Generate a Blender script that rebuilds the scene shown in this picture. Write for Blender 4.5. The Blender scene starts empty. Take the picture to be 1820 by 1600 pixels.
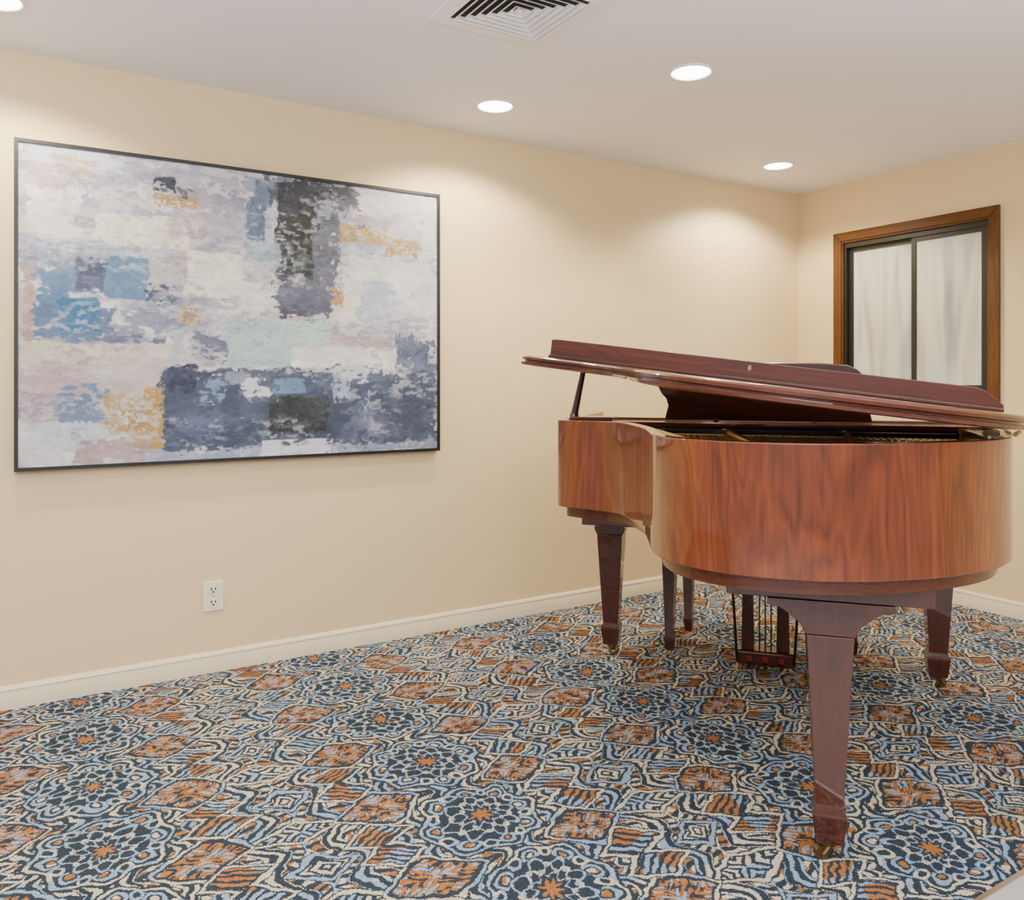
import bpy, bmesh, math, random
import numpy as np
from mathutils import Vector, Matrix
random.seed(4)
C = bpy.context.scene.collection
R = math.radians
PI = math.pi

# ------------------------------------------------------------------ helpers
def lin(c):
    out = []
    for v in c[:3]:
        v = v/255.0
        out.append(v/12.92 if v <= .04045 else ((v+.055)/1.055)**2.4)
    return tuple(out)

def thing(name, label, cat, loc=(0,0,0), rotz=0, group=None, kind=None):
    o = bpy.data.objects.new(name, None); C.objects.link(o)
    o.location = loc; o.rotation_euler = (0,0,rotz)
    o.empty_display_size = .1
    o['label'] = label; o['category'] = cat
    if group: o['group'] = group
    if kind: o['kind'] = kind
    return o

def obj(name, bm, mat, parent=None, loc=(0,0,0), rot=(0,0,0), smooth=True, bevel=0, seg=2, label=None):
    me = bpy.data.meshes.new(name)
    bmesh.ops.recalc_face_normals(bm, faces=bm.faces)
    if smooth:
        for f in bm.faces: f.smooth = True
        for e in bm.edges:
            if len(e.link_faces) == 2 and e.calc_face_angle(0) > .55: e.smooth = False
    bm.to_mesh(me); bm.free()
    me.materials.append(mat)
    o = bpy.data.objects.new(name, me); C.objects.link(o)
    o.location = loc; o.rotation_euler = rot
    if parent: o.parent = parent
    if bevel:
        b = o.modifiers.new('bevel', 'BEVEL'); b.width = bevel; b.segments = seg
        b.limit_method = 'ANGLE'; b.angle_limit = R(35); b.harden_normals = True
    if label: o['label'] = label
    return o

def struct(name, bm, mat, label=None, cat=None, **k):
    o = obj(name, bm, mat, **k); o['kind'] = 'structure'
    if label: o['label'] = label
    if cat: o['category'] = cat
    return o

def box(bm, x0,x1,y0,y1,z0,z1):
    v = [bm.verts.new(p) for p in ((x0,y0,z0),(x1,y0,z0),(x1,y1,z0),(x0,y1,z0),(x0,y0,z1),(x1,y0,z1),(x1,y1,z1),(x0,y1,z1))]
    for f in ((3,2,1,0),(4,5,6,7),(0,1,5,4),(1,2,6,5),(2,3,7,6),(3,0,4,7)):
        bm.faces.new([v[i] for i in f])
    return bm
def B(*a): return box(bmesh.new(), *a)

def prism(bm, pts, f0, f1):
    """pts 2D, f0/f1 map a 2D point to 3D for either end."""
    a = [bm.verts.new(f0(p)) for p in pts]; b = [bm.verts.new(f1(p)) for p in pts]
    n = len(pts)
    bm.faces.new(a); bm.faces.new(b[::-1])
    for i in range(n): bm.faces.new((a[i], a[(i+1)%n], b[(i+1)%n], b[i]))
    return bm

def taper(bm, secs, cx=0, cy=0):
    """square sections: (z, half_x, half_y)"""
    rings = []
    for z,hx,hy in secs:
        rings.append([bm.verts.new((cx+sx*hx, cy+sy*hy, z)) for sx,sy in ((-1,-1),(1,-1),(1,1),(-1,1))])
    bm.faces.new(rings[0]); bm.faces.new(rings[-1][::-1])
    for a,b in zip(rings, rings[1:]):
        for i in range(4): bm.faces.new((a[i],a[(i+1)%4],b[(i+1)%4],b[i]))
    return bm

def tube(bm, p0, p1, r0, r1=None, n=12):
    r1 = r0 if r1 is None else r1
    p0 = Vector(p0); p1 = Vector(p1); d = (p1-p0).normalized()
    u = d.orthogonal().normalized(); w = d.cross(u)
    a = [bm.verts.new(p0+(u*math.cos(2*PI*i/n)+w*math.sin(2*PI*i/n))*r0) for i in range(n)]
    b = [bm.verts.new(p1+(u*math.cos(2*PI*i/n)+w*math.sin(2*PI*i/n))*r1) for i in range(n)]
    bm.faces.new(a[::-1]); bm.faces.new(b)
    for i in range(n): bm.faces.new((a[i],a[(i+1)%n],b[(i+1)%n],b[i]))
    return bm

def lathe(bm, prof, cx, cy, n=40, close=True):
    rings = []
    for r,z in prof:
        rings.append([bm.verts.new((cx+r*math.cos(2*PI*i/n), cy+r*math.sin(2*PI*i/n), z)) for i in range(n)])
    for a,b in zip(rings, rings[1:]):
        for i in range(n): bm.faces.new((a[i],a[(i+1)%n],b[(i+1)%n],b[i]))
    if close:
        a,b = rings[-1], rings[0]
        for i in range(n): bm.faces.new((a[i],a[(i+1)%n],b[(i+1)%n],b[i]))
    return bm

def catmull(pts, n=8):
    out = []
    P = [pts[0]]+list(pts)+[pts[-1]]
    for i in range(1, len(P)-2):
        p0,p1,p2,p3 = [np.array(P[j], float) for j in (i-1,i,i+1,i+2)]
        for k in range(n):
            t = k/n
            out.append(tuple(.5*((2*p1)+(-p0+p2)*t+(2*p0-5*p1+4*p2-p3)*t*t+(-p0+3*p1-3*p2+p3)*t**3)))
    out.append(tuple(pts[-1]))
    return out

def offset(pts, d):
    out = []
    for i,p in enumerate(pts):
        a = pts[max(i-1,0)]; b = pts[min(i+1,len(pts)-1)]
        tx,ty = b[0]-a[0], b[1]-a[1]; l = math.hypot(tx,ty) or 1
        out.append((p[0]-ty/l*d, p[1]+tx/l*d))
    return out

def strip(bm, outer, inner, z0, z1):
    cols = []
    for o,i in zip(outer, inner):
        cols.append([bm.verts.new((o[0],o[1],z0)), bm.verts.new((o[0],o[1],z1)), bm.verts.new((i[0],i[1],z1)), bm.verts.new((i[0],i[1],z0))])
    bm.faces.new(cols[0]); bm.faces.new(cols[-1][::-1])
    for a,b in zip(cols, cols[1:]):
        for k in range(4): bm.faces.new((a[k],a[(k+1)%4],b[(k+1)%4],b[k]))
    return bm

# ------------------------------------------------------------------ materials
def newmat(name):
    m = bpy.data.materials.new(name); m.use_nodes = True
    nt = m.node_tree
    return m, nt, nt.nodes['Principled BSDF']

def plain(name, col, rough=.5, metal=0, bump=0, bscale=200, var=0, coat=0, emis=None, es=0):
    m,nt,b = newmat(name)
    b.inputs['Base Color'].default_value = (*col,1)
    b.inputs['Roughness'].default_value = rough; b.inputs['Metallic'].default_value = metal
    b.inputs['Coat Weight'].default_value = coat
    tc = nt.nodes.new('ShaderNodeTexCoord')
    nz = nt.nodes.new('ShaderNodeTexNoise'); nz.inputs['Scale'].default_value = bscale; nz.inputs['Detail'].default_value = 4
    nt.links.new(tc.outputs['Object'], nz.inputs['Vector'])
    if bump:
        bp = nt.nodes.new('ShaderNodeBump'); bp.inputs['Strength'].default_value = bump; bp.inputs['Distance'].default_value = .002
        nt.links.new(nz.outputs['Fac'], bp.inputs['Height']); nt.links.new(bp.outputs['Normal'], b.inputs['Normal'])
    n2 = nt.nodes.new('ShaderNodeTexNoise'); n2.inputs['Scale'].default_value = 1.7
    nt.links.new(tc.outputs['Object'], n2.inputs['Vector'])
    mx = nt.nodes.new('ShaderNodeMix'); mx.data_type = 'RGBA'
    k = 1-(var or .03)
    mx.inputs['A'].default_value = (*[c*k for c in col],1); mx.inputs['B'].default_value = (*col,1)
    nt.links.new(n2.outputs['Fac'], mx.inputs['Factor']); nt.links.new(mx.outputs['Result'], b.inputs['Base Color'])
    if emis:
        b.inputs['Emission Color'].default_value = (*emis,1); b.inputs['Emission Strength'].default_value = es
    return m

def wood(name, dark, mid, light, axis='z', scale=9, rough=.12, coat=1.0, contrast=1.0, fine=.35):
    m,nt,b = newmat(name)
    N = nt.nodes.new; L = nt.links.new
    tc = N('ShaderNodeTexCoord')
    mp = N('ShaderNodeMapping')
    s = {'z':(1,1,.13), 'x':(.07,1,1), 'y':(1,.07,1)}[axis]
    mp.inputs['Scale'].default_value = s
    L(tc.outputs['Object'], mp.inputs['Vector'])
    n1 = N('ShaderNodeTexNoise'); n1.inputs['Scale'].default_value = scale; n1.inputs['Detail'].default_value = 3; n1.inputs['Distortion'].default_value = 1.0
    L(mp.outputs['Vector'], n1.inputs['Vector'])
    mp2 = N('ShaderNodeMapping'); mp2.inputs['Scale'].default_value = tuple(1 if v == 1 else v*.5 for v in s)
    L(tc.outputs['Object'], mp2.inputs['Vector'])
    n2 = N('ShaderNodeTexNoise'); n2.inputs['Scale'].default_value = scale*18; n2.inputs['Detail'].default_value = 3
    L(mp2.outputs['Vector'], n2.inputs['Vector'])
    w = N('ShaderNodeMath'); w.operation = 'MULTIPLY'; w.inputs[1].default_value = 13.0
    L(n1.outputs['Fac'], w.inputs[0])
    fr = N('ShaderNodeMath'); fr.operation = 'PINGPONG'; fr.inputs[1].default_value = .5
    L(w.outputs[0], fr.inputs[0])
    a = N('ShaderNodeMath'); a.operation = 'MULTIPLY_ADD'; a.inputs[1].default_value = .30*contrast; L(fr.outputs[0], a.inputs[0])
    a2 = N('ShaderNodeMath'); a2.operation = 'MULTIPLY'; a2.inputs[1].default_value = fine; L(n2.outputs['Fac'], a2.inputs[0])
    L(a2.outputs[0], a.inputs[2])
    a3 = N('ShaderNodeMath'); a3.operation = 'MULTIPLY_ADD'; a3.inputs[1].default_value = .50; L(n1.outputs['Fac'], a3.inputs[0]); L(a.outputs[0], a3.inputs[2])
    cr = N('ShaderNodeValToRGB')
    cr.color_ramp.elements[0].position = .30; cr.color_ramp.elements[0].color = (*dark,1)
    cr.color_ramp.elements[1].position = .74; cr.color_ramp.elements[1].color = (*light,1)
    e = cr.color_ramp.elements.new(.5); e.color = (*mid,1)
    L(a3.outputs[0], cr.inputs['Fac']); L(cr.outputs['Color'], b.inputs['Base Color'])
    b.inputs['Roughness'].default_value = .4 if coat else rough
    b.inputs['Specular IOR Level'].default_value = .25
    b.inputs['Coat Weight'].default_value = coat; b.inputs['Coat Roughness'].default_value = rough*.25
    b.inputs['Coat IOR'].default_value = 1.55
    return m

M = {}
M['rim'] = wood('mahogany_rim', lin((74,31,8)), lin((110,49,15)), lin((142,74,28)), 'z', 5, .12, 1, .9, .32)
M['lid'] = wood('mahogany_lid', lin((58,21,8)), lin((80,32,13)), lin((100,45,21)), 'y', 8, .12, .8)
M['leg'] = wood('mahogany_leg', lin((52,19,10)), lin((69,28,16)), lin((82,37,22)), 'z', 9, .12, .8, .7)
M['base'] = wood('mahogany_base', lin((66,27,10)), lin((86,37,15)), lin((104,50,23)), 'y', 8, .2, .6)
M['desk'] = wood('music_desk_wood', lin((38,14,7)), lin((56,22,11)), lin((72,31,16)), 'y', 8, .15, .7)
M['dark'] = wood('dark_inner_wood', lin((22,11,8)), lin((34,17,12)), lin((46,24,16)), 'y', 8, .2, .5)
M['bench'] = wood('bench_wood', lin((50,18,11)), lin((66,27,17)), lin((80,36,24)), 'z', 9, .14)
M['oak'] = wood('window_oak', lin((66,38,12)), lin((92,56,20)), lin((114,74,32)), 'z', 9, .3, .2, .7)
M['oak_y'] = wood('window_oak_y', lin((66,38,12)), lin((92,56,20)), lin((114,74,32)), 'y', 9, .3, .2, .7)
M['brass'] = plain('brass', (.45,.32,.14), .3, 1)
M['oldbrass'] = plain('old_brass', (.28,.20,.11), .4, 1, var=.3)
M['darkbrass'] = plain('dark_brass', (.12,.085,.05), .35, 1, var=.3)
M['gold'] = plain('plate_gold', (.60,.40,.13), .35, .8)
M['steel'] = plain('steel', (.6,.58,.55), .3, 1)
M['gloss_black'] = plain('gloss_black', (.01,.01,.01), .1)
M['ivory'] = plain('ivory', (.8,.78,.7), .2)
M['redfelt'] = plain('red_felt', (.20,.010,.010), .9, bump=.4, bscale=600)
M['wall'] = plain('wall_paint', lin((229,204,156)), .55, bump=.12, bscale=260, var=.02)
M['ceil'] = plain('ceiling_paint', lin((246,245,248)), .8, bump=.1, bscale=200, var=.02)
M['trimp'] = plain('trim_paint', lin((230,214,182)), .35)
M['white'] = plain('white_enamel', lin((240,240,240)), .4)
M['outlet'] = plain('outlet_plastic', lin((236,226,200)), .3)
M['slot'] = plain('slot_dark', (.02,.015,.012), .6)
M['ventdark'] = plain('vent_dark', (.03,.03,.03), .9)
M['alu'] = plain('dark_aluminium', lin((48,48,44)), .4, .4)
M['frameblack'] = plain('picture_frame_black', lin((28,26,28)), .4)
M['lamp'] = plain('lamp_glow', (1,1,1), .5, emis=(1,.96,.86), es=14)

def shade_mat():
    m,nt,b = newmat('window_cloth')
    N = nt.nodes.new; L = nt.links.new
    tc = N('ShaderNodeTexCoord'); mp = N('ShaderNodeMapping'); mp.inputs['Scale'].default_value = (1,3.4,.6); mp.inputs['Rotation'].default_value=(R(16),0,0)
    L(tc.outputs['Object'], mp.inputs['Vector'])
    nz = N('ShaderNodeTexNoise'); nz.inputs['Scale'].default_value = 1.7; nz.inputs['Detail'].default_value = 1.5
    L(mp.outputs['Vector'], nz.inputs['Vector'])
    bp = N('ShaderNodeBump'); bp.inputs['Strength'].default_value = 1; bp.inputs['Distance'].default_value = .22
    L(nz.outputs['Fac'], bp.inputs['Height']); L(bp.outputs['Normal'], b.inputs['Normal'])
    b.inputs['Base Color'].default_value = (*lin((208,207,196)),1)
    b.inputs['Roughness'].default_value = .7
    b.inputs['Coat Weight'].default_value = .2; b.inputs['Coat Roughness'].default_value = .05
    return m
M['cloth'] = shade_mat()

# expression helper for node maths
class E:
    nt = None
    def __init__(s, v): s.v = v
    @staticmethod
    def op(o, *a):
        n = E.nt.nodes.new('ShaderNodeMath'); n.operation = o
        for i,x in enumerate(a):
            x = x.v if isinstance(x, E) else x
            if isinstance(x, (int,float)): n.inputs[i].default_value = x
            else: E.nt.links.new(x, n.inputs[i])
        return E(n.outputs[0])
    def __add__(a,b): return E.op('ADD',a,b)
    def __radd__(a,b): return E.op('ADD',b,a)
    def __sub__(a,b): return E.op('SUBTRACT',a,b)
    def __rsub__(a,b): return E.op('SUBTRACT',b,a)
    def __mul__(a,b): return E.op('MULTIPLY',a,b)
    def __rmul__(a,b): return E.op('MULTIPLY',b,a)
    def __truediv__(a,b): return E.op('DIVIDE',a,b)
    def lt(a,b): return E.op('LESS_THAN',a,b)
    def gt(a,b): return E.op('GREATER_THAN',a,b)
    def abs(a): return E.op('ABSOLUTE',a)
    def cos(a): return E.op('COSINE',a)
    def sin(a): return E.op('SINE',a)
    def sqrt(a): return E.op('SQRT',a)
    def pp(a,s): return E.op('PINGPONG',a,s)
def hyp(a,b): return (a*a+b*b).sqrt()

def carpet_mat():
    m,nt,b = newmat('patterned_carpet'); E.nt = nt
    N = nt.nodes.new; L = nt.links.new
    tc = N('ShaderNodeTexCoord')
    vo = N('ShaderNodeTexVoronoi'); vo.voronoi_dimensions = '2D'; vo.inputs['Scale'].default_value = 320; vo.inputs['Randomness'].default_value = .85
    L(tc.outputs['Object'], vo.inputs['Vector'])
    def noise(scale, det=1):
        n = N('ShaderNodeTexNoise'); n.noise_dimensions = '2D'; n.inputs['Scale'].default_value = scale; n.inputs['Detail'].default_value = det
        L(vo.outputs['Position'], n.inputs['Vector']); return n
    sc = N('ShaderNodeSeparateColor'); L(noise(6, 0).outputs['Color'], sc.inputs[0])
    sd = N('ShaderNodeSeparateColor'); L(noise(34, 0).outputs['Color'], sd.inputs[0])
    nf = E(noise(24, 0).outputs['Fac']); bf = E(noise(8, 0).outputs['Fac']); ng = E(noise(38,0).outputs['Fac'])
    sp = N('ShaderNodeSeparateXYZ'); L(vo.outputs['Position'], sp.inputs[0])
    x = E(sp.outputs['X']) + (E(sc.outputs['Red'])-.5)*.045 + (E(sd.outputs['Red'])-.5)*.013
    y = E(sp.outputs['Y']) + (E(sc.outputs['Green'])-.5)*.045 + (E(sd.outputs['Green'])-.5)*.013
    PX, PY = .4575, .185
    X = (x-(.17-PX*20)).pp(PX)
    Y = (y-(1.576-PY*20)).pp(PY)
    navy = lin((50,60,70)); blue = lin((142,166,190)); cream = lin((208,194,166)); orange = lin((170,106,44))
    def rgb(c):
        n = N('ShaderNodeRGB'); n.outputs[0].default_value = (*c,1); return n.outputs[0]
    cn, cb, cc, co = rgb(navy), rgb(blue), rgb(cream), rgb(orange)
    cur = [cn]
    def paint(mask, col):
        mx = N('ShaderNodeMix'); mx.data_type = 'RGBA'
        L(mask.v, mx.inputs['Factor']); L(cur[0], mx.inputs['A']); L(col, mx.inputs['B'])
        cur[0] = mx.outputs['Result']
    def tone(th, a=cb, c=cc, f=None):
        mx = N('ShaderNodeMix'); mx.data_type = 'RGBA'
        L(((f or bf).gt(th)).v, mx.inputs['Factor']); L(a, mx.inputs['A']); L(c, mx.inputs['B']); return mx.outputs['Result']
    tn = tone(.5); tq = tone(.5, f=nf)
    # flowing interlaced bands running along y
    wv = (Y*(PI/.0925)).cos()
    ph = X + wv*.020 + (Y-.0925).abs()*.25
    ph2 = X - wv*.020
    wl = (ph*(2*PI/.033)).sin()
    paint(wl.gt(.0), tn)
    wl2 = ((ph+.003)*(2*PI/.099)).sin(); dots = ((Y+X*.4)*(2*PI/.031)).sin()
    paint(wl2.gt(.42), cn); paint(wl2.gt(.60)*dots.gt(.0), tone(.56, cc, co, nf))
    # pointed leaf fans at the band centre
    fx = (X-PX).abs(); fy = (Y-.185).abs()
    bow = fy/.062 + (fx/.125)
    paint(bow.lt(1.18), cn); paint((bow-1.02).abs().lt(.11), cc)
    st = ((fx*.9-fy*.9)*(2*PI/.027)).sin()
    paint(bow.lt(.82)*st.gt(-.1), tn)
    le2 = fx/.090 + (Y/.054)
    paint(le2.lt(1.22), cn); paint((le2-1.02).abs().lt(.12), cb)
    paint(le2.lt(.75)*(((fx+Y*1.2)*(2*PI/.027)).sin()).gt(-.1), cc)
    # rust leaves
    ex = (X-.222).abs(); ey = (Y-.185).abs()
    e = (ex/.112)*.6 + (ex/.112)*(ex/.112)*.4 + ey/.086
    paint(e.lt(1.32), cn); paint((e-1.18).abs().lt(.075), tn)
    vein = ((ex*1.0-ey*1.5)*(2*PI/.034)).sin()
    paint(e.lt(.96)*(vein+(ng-.5)*4.0).gt(-.05), co)
    paint(e.lt(.96)*(vein+(nf-.5)*4.0).lt(-.80), tq)
    qx = (X-.278).abs(); qy = (Y-.052).abs()
    e3 = qx/.082 + qy/.056
    paint(e3.lt(1.3), cn); paint((e3-1.13).abs().lt(.10), cc)
    paint(e3.lt(.92)*(((Y+X*.7)*(2*PI/.026)).sin()+(ng-.5)*1.5).gt(-.1), tone(.50, co, cb))
    # medallion: scalloped border, scroll petals, star heart
    r = hyp(X, Y*1.02); th = E.op('ARCTAN2', Y+.00001, X+.00001)
    c8 = (th*8.0).cos()
    ro = r - (c8*.012+.162)
    paint(ro.lt(.012), cn)
    paint((ro+.002).abs().lt(.0052), tn)
    f = th.pp(PI/8); fcx = r*f.cos(); fsy = r*f.sin()
    q = hyp(fcx-.128,fsy-.001); paint((q-.022).abs().lt(.0052)*fcx.gt(.112), cb); paint(q.lt(.010), tone(.5, co, cc, nf))
    q = hyp(fcx-.122,fsy-.049); paint((q-.015).abs().lt(.0048), tq)
    paint((r-(c8*.018+.090)).abs().lt(.0054), cb)
    paint((r-(c8*-.015+.068)).abs().lt(.0048), cc)
    paint((r-(c8*.013+.048)).abs().lt(.0045), cb)
    paint(r.lt((c8*.009+.024)), co)
    hsv = N('ShaderNodeHueSaturation'); L(cur[0], hsv.inputs['Color']); hsv.inputs['Saturation'].default_value = .95
    sv = N('ShaderNodeSeparateColor'); L(vo.outputs['Color'], sv.inputs[0])
    L((E(sv.outputs['Red'])*.5+.70).v, hsv.inputs['Value'])
    L(hsv.outputs['Color'], b.inputs['Base Color'])
    b.inputs['Roughness'].default_value = .95
    b.inputs['Specular IOR Level'].default_value = .1
    bp = N('ShaderNodeBump'); bp.inputs['Strength'].default_value = .7; bp.inputs['Distance'].default_value = .003; bp.invert = True
    L(vo.outputs['Distance'], bp.inputs['Height']); L(bp.outputs['Normal'], b.inputs['Normal'])
    return m
M['carpet'] = carpet_mat()

def tile_mat():
    m,nt,b = newmat('pale_tile')
    N = nt.nodes.new; L = nt.links.new
    tc = N('ShaderNodeTexCoord')
    nz = N('ShaderNodeTexNoise'); nz.inputs['Scale'].default_value = 5; nz.inputs['Detail'].default_value = 6
    L(tc.outputs['Object'], nz.inputs['Vector'])
    br = N('ShaderNodeTexBrick'); br.offset = 0; br.inputs['Scale'].default_value = 1; br.inputs['Brick Width'].default_value = .45; br.inputs['Row Height'].default_value = .45; br.inputs['Mortar Size'].default_value = .004
    L(tc.outputs['Object'], br.inputs['Vector'])
    br.inputs['Color1'].default_value = (*lin((198,193,190)),1); br.inputs['Color2'].default_value = (*lin((190,186,182)),1); br.inputs['Mortar'].default_value = (*lin((150,146,140)),1)
    mx = N('ShaderNodeMix'); mx.data_type = 'RGBA'; mx.blend_type = 'MULTIPLY'; mx.inputs['Factor'].default_value = .2
    L(br.outputs['Color'], mx.inputs['A']); L(nz.outputs['Color'], mx.inputs['B'])
    L(mx.outputs['Result'], b.inputs['Base Color']); b.inputs['Roughness'].default_value = .35
    return m
M['tile'] = tile_mat()

# ------------------------------------------------------------------ camera
F = 1417.0; CAMH = 1.2126; PYAW = R(58.6)
cam = bpy.data.cameras.new('camera'); co = bpy.data.objects.new('camera', cam); C.objects.link(co)
co.location = (0,0,CAMH); co.rotation_euler = (R(90),0,R(-31.4))
cam.sensor_width = 36; cam.sensor_fit = 'HORIZONTAL'; cam.lens = 36*F/1820; cam.shift_y = -122/1820
cam.clip_start = .05
bpy.context.scene.camera = co
VX,VY = math.cos(PYAW), math.sin(PYAW)

# ------------------------------------------------------------------ room
WX, WY, H = 4.332, 3.493, 2.44
struct('floor', B(-3.0,WX,1.028,WY,-.05,0), M['carpet'], 'patterned carpet floor in navy, blue, cream and orange', 'floor')
struct('floor', B(-3.0,WX,-3,1.016,-.05,-.001), M['tile'], 'pale tile floor beyond the carpet edge', 'floor')
struct('trim_1', B(-3.0,WX,1.016,1.028,-.05,.003), M['steel'], 'thin metal strip where the carpet meets the tile', 'trim')
struct('ceiling', B(-3.0,WX+.12,-3,WY+.12,H,H+.1), M['ceil'], 'plain off white ceiling', 'ceiling')
struct('wall_left', B(-3.0,WX+.12,WY,WY+.12,0,H), M['wall'], 'beige wall behind the painting', 'wall')
wy0,wy1,wz0,wz1 = 2.270,3.157,1.142,2.078
bm = bmesh.new()
box(bm, WX,WX+.12,-3,wy0,0,H); box(bm, WX,WX+.12,wy1,WY,0,H); box(bm, WX,WX+.12,wy0,wy1,0,wz0); box(bm, WX,WX+.12,wy0,wy1,wz1,H)
struct('wall_right', bm, M['wall'], 'beige wall holding the wood framed window', 'wall')
bbp = [(0,0),(.013,0),(.013,.060),(.011,.064),(.011,.068),(.013,.071),(.010,.079),(.005,.085),(0,.086)]
struct('baseboard_left', prism(bmesh.new(), bbp, lambda p:(-3.0,WY-p[0],p[1]), lambda p:(WX,WY-p[0],p[1])), M['trimp'], 'cream moulded baseboard under the painting wall', 'baseboard')
struct('baseboard_right', prism(bmesh.new(), bbp, lambda p:(WX-p[0],-3,p[1]), lambda p:(WX-p[0],WY-.013,p[1])), M['trimp'], 'cream moulded baseboard under the window wall', 'baseboard')

# window
w = thing('window_1', 'wood framed sliding window with pale cloth behind dark mullion', 'window', (WX,(wy0+wy1)/2,wz0), kind='structure')
def wobj(name, bm, mat, **k):
    o = obj(name, bm, mat, w, **k)
    o.location = (-WX, -(wy0+wy1)/2, -wz0); return o
cw = .055
o_ = [(wy0-cw,wz0-cw),(wy1+cw,wz0-cw),(wy1+cw,wz1+cw),(wy0-cw,wz1+cw)]
i_ = [(wy0,wz0),(wy1,wz0),(wy1,wz1),(wy0,wz1)]
def casing(k, mat):
    a,b_ = k,(k+1)%4
    quad = [o_[a],o_[b_],i_[b_],i_[a]]
    bm = prism(bmesh.new(), quad, lambda p:(WX-.018,p[0],p[1]), lambda p:(WX-.0005,p[0],p[1]))
    wobj('casing', bm, mat, bevel=.004)
casing(0,M['oak_y']); casing(1,M['oak']); casing(2,M['oak_y']); casing(3,M['oak'])
bm = bmesh.new()
g=.010
box(bm, WX-.010,WX+.10,wy0,wy0+g,wz0,wz1); box(bm, WX-.010,WX+.10,wy1-g,wy1,wz0,wz1)
box(bm, WX-.010,WX+.10,wy0+g,wy1-g,wz1-g,wz1); box(bm, WX-.010,WX+.10,wy0+g,wy1-g,wz0,wz0+g)
wobj('jamb', bm, M['oak'])
def ring(y0,y1,z0,z1,t,x0,x1,top=None):
    top = top or t
    bm = bmesh.new()
    box(bm,x0,x1,y0,y0+t,z0,z1); box(bm,x0,x1,y1-t,y1,z0,z1); box(bm,x0,x1,y0+t,y1-t,z0,z0+t); box(bm,x0,x1,y0+t,y1-t,z1-top,z1); return bm
Y0,Y1,Z0,Z1 = wy0+g,wy1-g,wz0+g,wz1-g
ym = 2.68
wobj('window_frame', ring(Y0,Y1,Z0,Z1,.014,WX+.004,WX+.09,.030), M['alu'])
wobj('sash', ring(Y0+.014,ym+.034,Z0+.014,Z1-.030,.026,WX+.012,WX+.030), M['alu'])
wobj('sash', ring(ym-.005,Y1-.014,Z0+.014,Z1-.030,.026,WX+.034,WX+.052), M['alu'])
wobj('pane', B(WX+.020,WX+.023,Y0+.040,ym+.008,Z0+.040,Z1-.056), M['cloth'])
wobj('pane', B(WX+.042,WX+.045,ym+.021,Y1-.040,Z0+.040,Z1-.056), M['cloth'])

# ------------------------------------------------------------------ recessed lights
for x,y,lab in ((-.085,3.045,'recessed ceiling light at the upper left, cut by the photo edge'),
                (1.785,3.068,'recessed ceiling light nearest the top right corner of the painting'),
                (2.253,2.329,'recessed ceiling light farthest out from the painting wall, right of the vent'),
                (3.650,3.078,'small looking recessed ceiling light closest to the room corner')):
    t = thing('recessed_light', lab, 'ceiling light', (x,y,H), group='round recessed ceiling lights')
    obj('trim_ring', lathe(bmesh.new(), [(.076,0),(.088,0),(.087,-.004),(.083,-.006),(.079,-.006),(.076,-.002)],0,0), M['white'], t)
    bm = bmesh.new(); lathe(bm, [(.001,-.001),(.074,-.001),(.072,-.004),(.04,-.007),(.001,-.008)],0,0,close=False)
    obj('lens', bm, M['lamp'], t)
    ld = bpy.data.lights.new('downlight','SPOT'); ld.energy = 88; ld.spot_size = R(146); ld.spot_blend = .38; ld.shadow_soft_size = .06; ld.color = (1,.88,.68)
    lo = bpy.data.objects.new('downlight', ld); C.objects.link(lo); lo.location = (x,y,H-.03)

# ------------------------------------------------------------------ vent
vx,vy,hs = 1.385,2.225,.225
v = thing('ceiling_vent', 'square white ceiling vent with nested louvers', 'vent', (vx,vy,H))
def sqring(a,za,b_,zb,th=.0015):
    bm = bmesh.new()
    def sq(h,z): return [bm.verts.new((sx*h,sy*h,z)) for sx,sy in ((-1,-1),(1,-1),(1,1),(-1,1))]
    A,Bq = sq(a,za),sq(b_,zb); A2,B2 = sq(a-th,za),sq(b_-th,zb)
    for P,Q in ((A,Bq),(B2,A2),(Bq,B2),(A2,A)):
        for i in range(4): bm.faces.new((P[i],P[(i+1)%4],Q[(i+1)%4],Q[i]))
    return bm
bm = bmesh.new()
fr = [(hs,0),(hs,-.006),(hs-.052,-.011),(hs-.056,-.006),(hs-.056,0)]
rings = [[bm.verts.new((sx*h,sy*h,z)) for sx,sy in ((-1,-1),(1,-1),(1,1),(-1,1))] for h,z in fr]
for a,b_ in zip(rings, rings[1:]+rings[:1]):
    for i in range(4): bm.faces.new((a[i],a[(i+1)%4],b_[(i+1)%4],b_[i]))
obj('frame', bm, M['white'], v, smooth=False)
obj('backing', B(-hs+.056,hs-.056,-hs+.056,hs-.056,-.0035,-.001), M['ventdark'], v)
for k in range(6):
    h = .162-.026*k
    obj('louver', sqring(h-.015,-.004,h,-.015,.003), M['white'], v, smooth=False)
obj('core', B(-.010,.010,-.010,.010,-.015,-.0036), M['white'], v)

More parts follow.
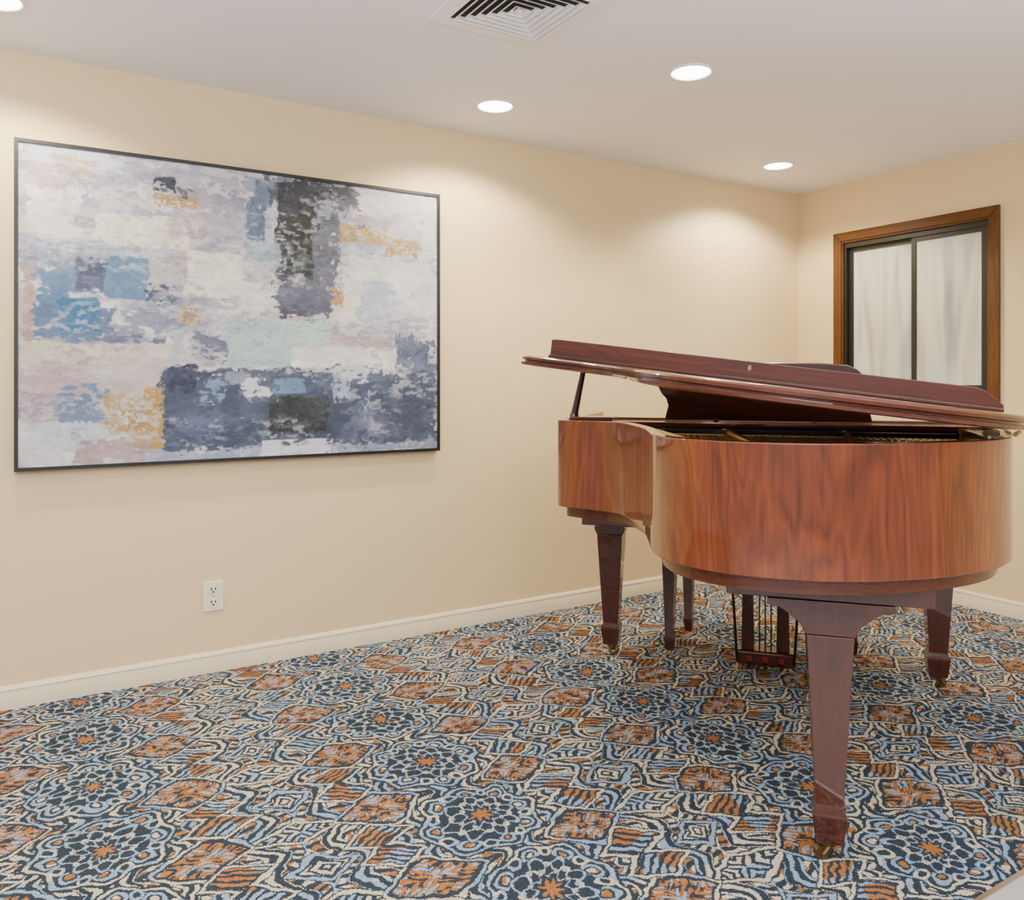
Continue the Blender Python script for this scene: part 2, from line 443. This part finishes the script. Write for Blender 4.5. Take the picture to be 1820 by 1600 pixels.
# ------------------------------------------------------------------ outlet
o = thing('wall_outlet', 'cream duplex electrical outlet low on the wall below the painting', 'outlet', (.669,WY,.317))
obj('cover_plate', B(-.041,.041,-.007,-.0005,-.0625,.0625), M['outlet'], o, bevel=.003)
for s in (-1,1):
    pts = [(.0185*max(-1,min(1,1.25*math.cos(a))), s*.0265+.0155*math.sin(a)) for a in [2*PI*i/24 for i in range(24)]]
    rc = obj('receptacle', prism(bmesh.new(), pts, lambda p:(p[0],-.0095,p[1]), lambda p:(p[0],-.0065,p[1])), M['outlet'], o)
    bm = bmesh.new()
    box(bm,-.010,-.0058,-.0102,-.0094,s*.0265-.002,s*.0265+.010); box(bm,.0058,.010,-.0102,-.0094,s*.0265-.001,s*.0265+.009)
    tube(bm,(0,-.0102,s*.0265-.0080),(0,-.0094,s*.0265-.0080),.0040)
    obj('slots', bm, M['slot'], rc)
obj('screw', tube(bmesh.new(),(0,-.0085,0),(0,-.0065,0),.003), M['steel'], o)

# ------------------------------------------------------------------ painting
px0,px1,pz0,pz1 = -.036,1.702,.880,2.111
FY = WY-.040
def ray_canvas(px,py):
    u = (px-910)/F
    dx,dy = VX+VY*u, VY-VX*u
    t = (FY+.004)/dy
    return dx*t, CAMH+(678-py)/F*t
NX,NY = 800,568
cx0,cx1,cz0,cz1 = px0+.012,px1-.012,pz0+.012,pz1-.012
gu,gv = np.meshgrid(np.linspace(cx0,cx1,NX), np.linspace(cz0,cz1,NY))
def vnoise(fx,fz,seed):
    rg = np.random.RandomState(seed)
    U = (gu-cx0)*fx; V = (gv-cz0)*fz
    g_ = rg.rand(int(V.max())+3,int(U.max())+3)
    i = U.astype(int); j = V.astype(int); a = U-i; b_ = V-j
    a = a*a*(3-2*a); b_ = b_*b_*(3-2*b_)
    return (g_[j,i]*(1-a)+g_[j,i+1]*a)*(1-b_)+(g_[j+1,i]*(1-a)+g_[j+1,i+1]*a)*b_
def fbm(fx,fz,seed,o_=4):
    s = 0; w_ = 0
    for k in range(o_):
        s = s+vnoise(fx*2**k,fz*2**k,seed+k*13)*.6**k; w_ += .6**k
    return s/w_
img = np.zeros((NY,NX,3))
b0 = fbm(4,6,1,6); b1 = fbm(6,14,2,6); b2 = fbm(24,50,3,4)
base = np.array([198,196,204.]); lil = np.array([142,143,164.]); wh = np.array([230,228,223.]); pk = np.array([190,168,164.])
def cl(x,k): return np.clip(x*k,0,1)[...,None]
img = base*(1-cl(b0-.44,7))+wh*cl(b0-.44,7)
t = cl(b1-.48,10)*.6; img = img*(1-t)+lil*t
t = cl(fbm(3,7,9,6)-.53,9)*.55*np.clip(1.25-(gu-cx0)/1.7,0.3,1)[...,None]; img = img*(1-t)+pk*t
t = cl(b2-.55,9)*.4; img = img*(1-t)+wh*t
hgt = b1*.3+b2*.5
seed = [100]
GV = [fbm(3,50,900+i,2)-.5 for i in range(5)]
GH = [fbm(50,3,950+i,2)-.5 for i in range(5)]
def patch(x0,y0,x1,y1,col,rag=.02,soft=.006,dry=.25,op=1.0,var=20,slant=0,vert=False,speck=False):
    global img, hgt
    seed[0] += 31; sd = seed[0]
    mx,mz = (x0+x1)/2,(y0+y1)/2
    a0,_ = ray_canvas(x0,mz); a1,_ = ray_canvas(x1,mz); _,c1 = ray_canvas(mx,y0); _,c0 = ray_canvas(mx,y1)
    cx,cz = (a0+a1)/2,(c0+c1)/2
    uu = gu-cx-(gv-cz)*slant; vv = gv-cz
    i5 = sd % 5
    if vert: vv = vv+GH[i5]*rag*1.5
    else: uu = uu+GV[i5]*rag*1.5
    rr = min((a1-a0),(c1-c0))*.12
    ax = abs(uu)-(a1-a0)/2+rr; az = abs(vv)-(c1-c0)/2+rr
    d = np.hypot(np.maximum(ax,0),np.maximum(az,0))+np.minimum(np.maximum(ax,az),0)-rr
    n = fbm(9,9,sd,7)-.5
    m = np.clip((-d+rag*3.0*n)/soft+.4,0,1)
    edge = np.clip(1+d/(.07),0,1)
    hole = .6*fbm(40,46,sd+17,4)+.4*(fbm(60,12,sd+18,3) if vert else fbm(12,60,sd+18,3))
    m = m*(1-np.clip((hole-(.66-dry*.48*edge))*16,0,1)*.9)
    if speck:
        m = np.clip(m*1.2,0,1)*np.clip((fbm(110,110,sd+9,2)-.30)*7,0.1,1)
    m = (m*op)[...,None]
    streak = (fbm(12,20,sd+7,6)-.5)[...,None]*2.8*var
    img = img*(1-m)+(np.array(col,float)+streak)*m
    hgt = hgt*(1-m[...,0])+(.35+.5*hole+.15)*m[...,0]
P = patch
GD = (180,150,104); GD2 = (188,154,96)
P(40,255,220,300,(202,204,214),.03); P(90,275,160,322,(190,162,154),.03,op=.85)
P(45,330,140,420,(226,224,224),.03); P(150,335,340,365,(210,208,214),.03)
P(40,290,110,330,(182,162,162),.03,op=.8); P(200,290,430,330,(172,170,186),.035,op=.85,dry=.5)
P(165,385,335,440,(230,225,210),.02); P(300,380,430,420,(186,172,174),.03,op=.8); P(340,330,440,380,(158,154,170),.03,op=.85,dry=.5)
P(36,440,64,610,(172,148,144),.02,op=.95); P(40,430,250,480,(156,166,190),.035,op=.85,dry=.45)
P(330,450,430,530,(228,225,214),.014,dry=.12); P(430,500,500,560,(222,220,218),.02)
P(430,310,470,345,(146,156,182),.02,op=.85); P(370,380,440,440,(174,172,186),.03,op=.8)
P(437,345,470,430,(96,110,134),.022,vert=True); P(455,320,520,370,(112,122,146),.025,vert=True,op=.85)
P(475,318,645,372,(86,90,102),.04,vert=True,dry=.4); P(535,335,608,520,(94,96,108),.022,vert=True,dry=.28)
P(492,320,560,505,(56,58,64),.03,vert=True,dry=.35); P(512,380,556,488,(40,46,42),.012,vert=True)
P(520,318,625,352,(58,62,66),.02); P(575,365,645,400,(78,84,102),.024,dry=.4)
P(640,345,770,380,(206,202,208),.03); P(600,460,770,520,(220,220,222),.03); P(610,380,700,410,(168,162,172),.03,dry=.5)
P(272,312,312,342,(50,54,68),.012,dry=.3); P(280,335,350,352,(88,90,108),.016,dry=.5); P(276,345,352,370,GD,.011,speck=True)
P(606,402,690,434,GD2,.012,speck=True); P(684,424,744,460,GD,.012,speck=True)
P(436,430,500,462,(156,178,190),.010,op=.9,dry=.08); P(270,468,330,500,(192,186,190),.02)
P(62,455,185,520,(122,138,166),.032,dry=.35); P(130,455,195,520,(80,88,114),.022,vert=True,dry=.38)
P(68,480,132,560,(102,128,160),.018); P(186,455,264,532,(106,132,162),.010,slant=.1,dry=.08)
P(60,540,210,610,(100,118,148),.028,dry=.4); P(106,530,176,590,(76,116,150),.014,dry=.10)
P(255,500,322,550,(76,82,104),.026,dry=.5); P(200,545,330,605,(138,142,166),.035,dry=.45,op=.85); P(180,590,300,616,(108,112,134),.025,dry=.5)
P(316,546,356,574,GD,.010,speck=True); P(584,512,610,546,GD,.009,speck=True)
P(475,490,600,572,(96,98,114),.045,dry=.9); P(490,540,580,572,(76,78,94),.03,dry=.75)
P(640,500,705,600,(178,188,210),.03,op=.8); P(560,570,680,600,(198,196,206),.03)
P(330,580,430,650,(106,110,130),.045,dry=.9); P(400,568,592,655,(184,204,202),.014,dry=.08)
P(520,617,704,658,(230,226,225),.014,dry=.10); P(590,590,700,618,(188,168,168),.022,op=.85)
P(36,610,250,652,(210,202,184),.018,dry=.12); P(200,640,310,700,(200,184,184),.03)
P(40,652,150,760,(190,170,172),.035); P(95,690,190,780,(112,128,158),.032,dry=.45,op=.9); P(36,700,100,750,(160,146,156),.03,dry=.5)
P(300,590,332,690,(190,190,202),.02)
P(700,598,778,790,(98,106,130),.03,vert=True,dry=.42)
P(285,655,780,800,(80,88,108),.028,dry=.45)
P(285,655,500,800,(72,80,98),.032,dry=.35); P(480,700,610,790,(64,70,88),.026,dry=.32); P(590,665,770,790,(74,82,100),.034,dry=.42)
P(478,705,586,772,(44,50,50),.014,vert=True); P(470,655,700,705,(82,90,112),.04,dry=.6); P(300,650,350,700,(52,58,78),.02,dry=.4)
P(300,720,400,790,(94,104,130),.03,dry=.6,op=.8); P(610,720,700,780,(104,112,134),.03,dry=.6,op=.8)
P(355,668,405,720,(128,146,176),.014,slant=.5,dry=.5); P(425,664,490,716,(218,218,228),.012,slant=-.6,dry=.65); P(395,655,440,690,(150,154,172),.02,dry=.5,slant=.4)
P(484,672,545,700,(118,140,168),.010); P(594,664,622,716,(162,174,196),.010,vert=True,dry=.45)
P(600,645,730,680,(200,200,210),.03,dry=.6); P(640,690,660,760,(160,168,188),.014,vert=True,dry=.7); P(330,740,470,752,(150,158,180),.012,dry=.8)
P(178,700,270,770,GD,.022,speck=True,dry=.4,op=.9); P(258,690,292,798,GD2,.011,speck=True); P(225,740,290,798,GD,.013,speck=True)
P(36,760,190,800,(202,202,212),.03); P(135,775,260,828,(176,154,152),.024,op=.9,dry=.4); P(60,800,120,830,(210,206,212),.02)
P(265,802,470,822,(170,176,196),.02); P(465,780,592,812,(216,218,228),.010); P(600,788,775,802,(150,158,180),.012)
P(745,350,780,600,(212,210,216),.025,vert=True)
t = cl(fbm(5,9,501,5)-.49,9)*cl(fbm(34,60,502,4)-.50,12)*.55; img = img*(1-t)+np.array([212,210,216.])*t
t = cl(fbm(5,9,511,5)-.53,9)*cl(fbm(38,64,512,4)-.48,12)*.45; img = img*(1-t)+np.array([124,128,150.])*t
img = np.clip(img*.97+(fbm(60,100,777,3)-.5)[...,None]*26,0,255)/255
linimg = np.where(img<=.04045, img/12.92, ((img+.055)/1.055)**2.4)
pt = thing('painting', 'wide abstract painting in grey, blue, white and gold with thin black frame', 'painting', ((px0+px1)/2,WY,(pz0+pz1)/2))
me = bpy.data.meshes.new('canvas')
ccx,ccz = (px0+px1)/2,(pz0+pz1)/2
verts = np.stack([gu-ccx, np.full_like(gu,-.034)-hgt*.0012, gv-ccz],-1).reshape(-1,3)
idx = np.arange(NX*NY).reshape(NY,NX)
q = np.stack([idx[:-1,:-1],idx[:-1,1:],idx[1:,1:],idx[1:,:-1]],-1).reshape(-1,4)
me.vertices.add(len(verts)); me.vertices.foreach_set('co', verts.ravel())
me.loops.add(q.size); me.loops.foreach_set('vertex_index', q.ravel().astype(np.int32))
me.polygons.add(len(q)); me.polygons.foreach_set('loop_start', np.arange(0,q.size,4,dtype=np.int32))
me.update(calc_edges=True)
ca = me.color_attributes.new('paint','FLOAT_COLOR','POINT')
ca.data.foreach_set('color', np.concatenate([linimg.reshape(-1,3), np.ones((NX*NY,1))],1).ravel())
me.polygons.foreach_set('use_smooth', np.ones(len(q),dtype=bool))
m,nt,b = newmat('painted_canvas')
at = nt.nodes.new('ShaderNodeAttribute'); at.attribute_name = 'paint'
tc = nt.nodes.new('ShaderNodeTexCoord'); nz = nt.nodes.new('ShaderNodeTexNoise'); nz.inputs['Scale'].default_value = 120; nz.inputs['Detail'].default_value = 5
mp = nt.nodes.new('ShaderNodeMapping'); mp.inputs['Scale'].default_value = (.7,1,1.3)
nt.links.new(tc.outputs['Object'], mp.inputs['Vector']); nt.links.new(mp.outputs['Vector'], nz.inputs['Vector'])
hs_ = nt.nodes.new('ShaderNodeHueSaturation'); hs_.inputs['Saturation'].default_value = 1.15
mr = nt.nodes.new('ShaderNodeMapRange'); mr.inputs['To Min'].default_value = .76; mr.inputs['To Max'].default_value = 1.0
nt.links.new(nz.outputs['Fac'], mr.inputs['Value']); nt.links.new(mr.outputs['Result'], hs_.inputs['Value'])
nt.links.new(at.outputs['Color'], hs_.inputs['Color']); nt.links.new(hs_.outputs['Color'], b.inputs['Base Color'])
bp = nt.nodes.new('ShaderNodeBump'); bp.inputs['Strength'].default_value = .2; bp.inputs['Distance'].default_value = .002
nt.links.new(nz.outputs['Fac'], bp.inputs['Height']); nt.links.new(bp.outputs['Normal'], b.inputs['Normal'])
b.inputs['Roughness'].default_value = .6
me.materials.append(m)
cvo = bpy.data.objects.new('canvas', me); C.objects.link(cvo); cvo.parent = pt
bm = bmesh.new(); W2,H2,t_ = (px1-px0)/2,(pz1-pz0)/2,.013
box(bm,-W2,-W2+t_,-.042,-.001,-H2,H2); box(bm,W2-t_,W2,-.042,-.001,-H2,H2)
box(bm,-W2+t_,W2-t_,-.042,-.001,H2-t_,H2); box(bm,-W2+t_,W2-t_,-.042,-.001,-H2,-H2+t_)
obj('frame', bm, M['frameblack'], pt)
obj('backing_board', B(-W2+t_,W2-t_,-.030,-.004,-H2+t_,H2-t_), M['white'], pt)

# ------------------------------------------------------------------ piano  (local x = towards keyboard, local y = towards treble side)
pn = thing('grand_piano', 'glossy mahogany grand piano with slightly raised lid and brass casters', 'piano', (1.746,1.313,0), R(41))
ks = lambda L_: [(k,s) for s,k in L_]
rimp = ks([(.905,1.50),(.905,1.1),(.905,.88),(.903,.77),(.88,.69),(.80,.645),(.70,.612),(.622,.555),(.563,.43),(.51,.28),(.475,.13),(.44,-.02),(.372,-.13),(.24,-.205),(.10,-.222),(-.03,-.200),(-.16,-.142),(-.28,-.060),(-.375,.035),(-.44,.14),(-.487,.29),(-.52,.45),(-.548,.70),(-.56,1.0),(-.565,1.50)])
out = catmull(rimp, 8)
ZB,ZT = .750,1.070
obj('rim', strip(bmesh.new(), out, offset(out,.032), ZB, ZT), M['rim'], pn, bevel=.004)
o2 = offset(out,.034)
obj('base_rim', strip(bmesh.new(), o2, offset(out,.09), .712, ZB-.0005), M['base'], pn, bevel=.005)
inn = offset(out,.034)
bm = prism(bmesh.new(), [p for p in inn], lambda p:(p[0],p[1],.80), lambda p:(p[0],p[1],.815))
obj('soundboard', bm, M['dark'], pn)
obj('inner_rim', strip(bmesh.new(), inn, offset(out,.06), .8155, 1.045), M['lid'], pn)
pl = [p for p in offset(out,.075) if p[0] < .98]
obj('iron_plate', prism(bmesh.new(), pl, lambda p:(p[0],p[1],.990), lambda p:(p[0],p[1],1.010)), M['gold'], pn, bevel=.004)
bm = bmesh.new()
def inside(k,s):
    c = False; n=len(pl)
    for i in range(n):
        a,b_ = pl[i],pl[(i+1)%n]
        if (a[1]>s)!=(b_[1]>s) and k < (b_[0]-a[0])*(s-a[1])/(b_[1]-a[1])+a[0]: c = not c
    return c
for i in range(56):
    s0 = -.46+i*1.24/55
    s1 = s0*.85-.06 if i>8 else s0*.8+.1
    e0 = Vector((.97,s0,1.018)); best = None
    for j in range(1,60):
        t = j/60; p = (.97-1.16*t, s0+(s1-s0)*t)
        if not inside(p[0]-.03,p[1]): break
        best = p
    if best: tube(bm, e0, (best[0],best[1],1.016), .0011 if i>14 else .0022, n=5)
obj('strings', bm, M['steel'], pn)
obj('damper_rail', B(.83,.86,-.46,.80,1.020,1.034), M['desk'], pn)
for k0,s0,k1,s1 in ((-.12,.10,.95,.30),(-.05,-.10,.95,-.12),(.1,.28,.95,.58)):
    bm = bmesh.new(); tube(bm,(k0,s0,1.022),(k1,s1,1.022),.012,n=10); obj('plate_strut', bm, M['gold'], pn)
obj('pin_block', B(.985,1.12,-.53,.860,.82,1.029), M['dark'], pn)
obj('music_shelf', B(1.00,1.18,-.53,.860,1.03,1.052), M['lid'], pn, bevel=.003)
obj('name_board', B(1.20,1.225,-.53,.860,.78,1.06), M['lid'], pn, bevel=.003)
bm = prism(bmesh.new(), [(1.235,.80),(1.255,.80),(1.232,.97),(1.226,.985),(1.214,.98)], lambda p:(p[0],-.53,p[1]), lambda p:(p[0],.860,p[1]))
obj('fallboard', bm, M['lid'], pn, bevel=.002)
obj('keybed', B(1.02,1.49,-.535,.870,.625,.7115), M['base'], pn, bevel=.004)
obj('key_slip', B(1.455,1.485,-.53,.860,.712,.775), M['lid'], pn, bevel=.003)
for s in (-1,1):
    a,b_ = (-.53,-.45) if s<0 else (.775,.860)
    obj('cheek_block', B(1.262,1.453,a,b_,.712,.80), M['lid'], pn, bevel=.005)
obj('key_frame', B(1.262,1.452,-.449,.774,.7118,.755), M['dark'], pn)
kb = bmesh.new(); nW=52; kw=(.774+.449)/nW
for i in range(nW): box(kb,1.30,1.45,-.449+i*kw+.0004,-.449+(i+1)*kw-.0004,.756,.775)
obj('white_keys', kb, M['ivory'], pn)
kb = bmesh.new()
for i in range(nW-1):
    if (i%7) in (0,2,3,5,6): box(kb,1.30,1.395,-.449+(i+1)*kw-.005,-.449+(i+1)*kw+.005,.7755,.787)
obj('black_keys', kb, M['gloss_black'], pn)

# music desk: ogee-cornered board leaning towards the tail
def desk_pts():
    half = [(0,.234),(.20,.231),(.30,.222),(.335,.205),(.352,.187),(.375,.180),(.404,.166),(.415,.14),(.402,.11),(.384,.09),(.376,.06),(.384,.03),(.392,0)]
    return half+[(-a,b_) for a,b_ in half[::-1] if a>0]
bm = prism(bmesh.new(), desk_pts(), lambda p:(0,p[0],p[1]), lambda p:(.016,p[0],p[1]))
md = obj('music_desk', bm, M['desk'], pn, loc=(1.13,.155,1.055), rot=(0,R(-12),0), bevel=.003)
obj('desk_prop', B(1.03,1.115,.33,.345,1.0525,1.068), M['desk'], pn)
obj('desk_prop', B(1.03,1.115,-.035,-.020,1.0525,1.068), M['desk'], pn)

# lid
LH = (-.565, 1.076)   # hinge (s, z)
lidp = ks([(1.03,.955),(1.035,.80),(1.032,.66),(.995,.585),(.89,.540),(.77,.505),(.675,.44),(.61,.33),(.56,.19),(.52,.05),(.478,-.065),(.40,-.175),(.25,-.255),(.10,-.270),(-.04,-.248),(-.175,-.187),(-.30,-.102),(-.405,.0),(-.473,.11),(-.52,.28),(-.55,.45),(-.573,.70),(-.58,.955)])
lo_ = catmull(lidp, 8)
def lidz(): 
    bm = bmesh.new()
    secs = [(.012,0),(.002,.003),(.0,.008),(.0,.012),(.014,.014),(.014,.019),(.004,.022),(.004,.030),(.008,.034),(.016,.037)]
    rings = []
    for ins,z in secs:
        rings.append([bm.verts.new((p[0],p[1]-LH[0],z)) for p in offset(lo_,ins)])
    n = len(lo_)
    bm.faces.new(rings[0]); bm.faces.new(rings[-1][::-1])
    for a,b_ in zip(rings, rings[1:]):
        for i in range(n): bm.faces.new((a[i],a[(i+1)%n],b_[(i+1)%n],b_[i]))
    return bm
LA = R(7.2)
lid = obj('lid', lidz(), M['lid'], pn, loc=(0,LH[0],LH[1]), rot=(LA,0,0), label='raised glossy lid with moulded edge')
flap = obj('front_flap', B(.62,.955,.03,1.47,.0375,.055), M['lid'], lid, bevel=.004)
apr = obj('flap_apron', prism(bmesh.new(), [(.03,.038),(1.475,.038),(1.475,.104),(1.45,.106),(.11,.106),(.085,.098),(.03,.060)], lambda p:(.60,p[0],p[1]), lambda p:(.6195,p[0],p[1])), M['lid'], lid, bevel=.002)
obj('flap_moulding', B(.588,.5995,.03,1.478,.038,.050), M['lid'], lid, bevel=.003)
bm = bmesh.new(); pts=[(.785+.006*math.cos(a),.084+.010*math.sin(a)) for a in [2*PI*i/16 for i in range(16)]]
prism(bm, pts, lambda p:(.5985,p[0],p[1]), lambda p:(.601,p[0],p[1])); obj('lock_plate', bm, M['oldbrass'], lid)
for k in (.15,.55,.88):
    obj('lid_hinge', tube(bmesh.new(),(k,-.545 if k>.3 else -.455,1.077),(k+.08,-.557 if k>.3 else -.485,1.077),.006), M['brass'], pn)
# prop
bm = bmesh.new(); tube(bm,(.80,.850,1.082),(.80,.815,LH[1]+(.815-LH[0])*math.tan(LA)-.003),.014,.010,12); tube(bm,(.80,.850,1.0785),(.80,.850,1.09),.019,.016,12)
obj('prop_stick', bm, M['leg'], pn)
obj('prop_block', B(.78,.90,.70,.865,1.050,1.078), M['lid'], pn, bevel=.003)

# legs
def leg(k,s,ztop,bw,cast_ang):
    bm = bmesh.new()
    taper(bm, [(.049,.030,.030),(.052,.033,.033),(.118,.041,.041),(.128,.041,.041),(.140,.034,.034),(.150,.0335,.0335),(ztop-.10,.055,.055),(ztop-.085,.056,.056)])
    l = obj('leg', bm, M['leg'], pn, loc=(k,s,0), bevel=.002)
    pts = [(-bw,ztop),(-bw,ztop-.018),(-bw*.80,ztop-.022),(-bw*.66,ztop-.036),(-.070,ztop-.060),(-.058,ztop-.085),(.058,ztop-.085),(.070,ztop-.060),(bw*.66,ztop-.036),(bw*.80,ztop-.022),(bw,ztop-.018),(bw,ztop)]
    obj('bracket', prism(bmesh.new(), pts, lambda p:(-.052,p[0],p[1]), lambda p:(.052,p[0],p[1])), M['leg'], l, bevel=.002)
    bm = bmesh.new(); ca,sa = math.cos(cast_ang),math.sin(cast_ang)
    tube(bm,(0,0,.040),(0,0,.0488),.024,.026,16)
    ox,oy = ca*.020,sa*.020
    nx,ny = -sa,ca
    for w_ in (-1,1):
        tube(bm,(nx*.012*w_,ny*.012*w_,.040),(ox+nx*.012*w_,oy+ny*.012*w_,.016),.008,.006,8)
    tube(bm,(ox-nx*.009,oy-ny*.009,.0185),(ox+nx*.009,oy+ny*.009,.0185),.018,.018,24)
    obj('caster', bm, M['oldbrass'], l, label='small brass caster')
leg(0,0,.664,.150,R(115))
leg(1.34,.805,.625,.085,R(200))
leg(1.34,-.495,.625,.085,R(-60))
obj('support_plank', B(-.05,.06,-.235,.250,.6645,.7115), M['leg'], pn, bevel=.004)
obj('support_beam', B(.061,.86,-.05,.05,.713,.799), M['base'], pn)
obj('front_beam', B(.95,1.0195,-.52,.86,.675,.7115), M['base'], pn)

# lyre
ly = obj('pedal_lyre', B(1.285,1.365,.035,.271,.030,.090), M['leg'], pn, bevel=.010)
for s in (.083,.223):
    bm = taper(bmesh.new(), [(.0905,.024,.026),(.40,.020,.021),(.56,.030,.030),(.6245,.034,.042)], 1.325, s); obj('post', bm, M['leg'], ly, bevel=.003)
for s in (.130,.153,.176):
    bm = tube(bmesh.new(), (1.30,s,.0905),(1.30,s,.6245),.0032,n=10); obj('rod', bm, M['darkbrass'], ly)
    s2 = .153+(s-.153)*1.5
    bm = bmesh.new(); prism(bm, [(1.366,.011),(1.40,.012),(1.45,.014),(1.475,.013),(1.48,.010),(1.45,-.010),(1.40,-.010),(1.366,-.011)], lambda p:(p[0],s2+p[1],.045), lambda p:(p[0],s2+p[1],.053)); obj('pedal', bm, M['brass'], ly)
for s in (.090,.153,.216):
    obj('felt', B(1.279,1.2848,s-.011,s+.011,.050,.072), M['redfelt'], ly)
    obj('rod_foot', tube(bmesh.new(), (1.272,s,.026),(1.272,s,.046),.008,n=10), M['darkbrass'], ly)
for s in (.040,.266):
    bm = tube(bmesh.new(), (1.283,s,.05),(1.02,s+(.02 if s>.1 else -.02),.6245),.0055,n=10); obj('brace', bm, M['darkbrass'], ly)

# ------------------------------------------------------------------ bench
L1 = Vector((.515,-.857)); S1 = Vector((.857,.515)); Bp = Vector((2.764,2.872))
cen = Bp + L1*.37 - S1*.16
bn = thing('piano_bench', 'dark wooden piano bench tucked under the keyboard end', 'bench', (cen.x,cen.y,0), R(31))
for sx in (-1,1):
    for sy in (-1,1):
        bm = taper(bmesh.new(), [(0,.016,.016),(.055,.022,.022),(.065,.018,.018),(.37,.028,.028),(.46,.028,.028)])
        obj('leg', bm, M['bench'], bn, loc=(sx*.16,sy*.37,0), bevel=.002)
bm = bmesh.new()
box(bm,-.175,-.155,-.34,.34,.37,.455); box(bm,.155,.175,-.34,.34,.37,.455); box(bm,-.13,.13,-.395,-.375,.37,.455); box(bm,-.13,.13,.375,.395,.37,.455)
obj('apron', bm, M['bench'], bn)
obj('seat', B(-.19,.19,-.41,.41,.4605,.50), M['bench'], bn, bevel=.006)

# ------------------------------------------------------------------ light
wd = bpy.data.worlds.new('world'); bpy.context.scene.world = wd; wd.use_nodes = True
bg = wd.node_tree.nodes['Background']; bg.inputs['Color'].default_value = (.97,.97,1,1); bg.inputs['Strength'].default_value = .5
def area(loc, target, sx, sy, e, col):
    a = bpy.data.lights.new('area','AREA'); a.shape='RECTANGLE'; a.size=sx; a.size_y=sy; a.energy=e; a.color=col
    o = bpy.data.objects.new('area_light', a); C.objects.link(o); o.location = loc
    o.rotation_euler = (Vector(target)-Vector(loc)).to_track_quat('-Z','Y').to_euler()
area((-1.0,-2.0,2.30),(1.6,2.6,.6),2.6,.45,85,(.98,.985,1))  # unseen soft fill added behind the camera to brighten the room
area((.8,-.4,1.75),(.8,-.399,2.44),3.2,1.6,190,(.96,.97,1))  # unseen upward fills, this and the next, added to brighten the ceiling
area((-1.4,1.2,1.75),(-1.4,1.201,2.44),1.4,2.0,75,(.96,.97,1))
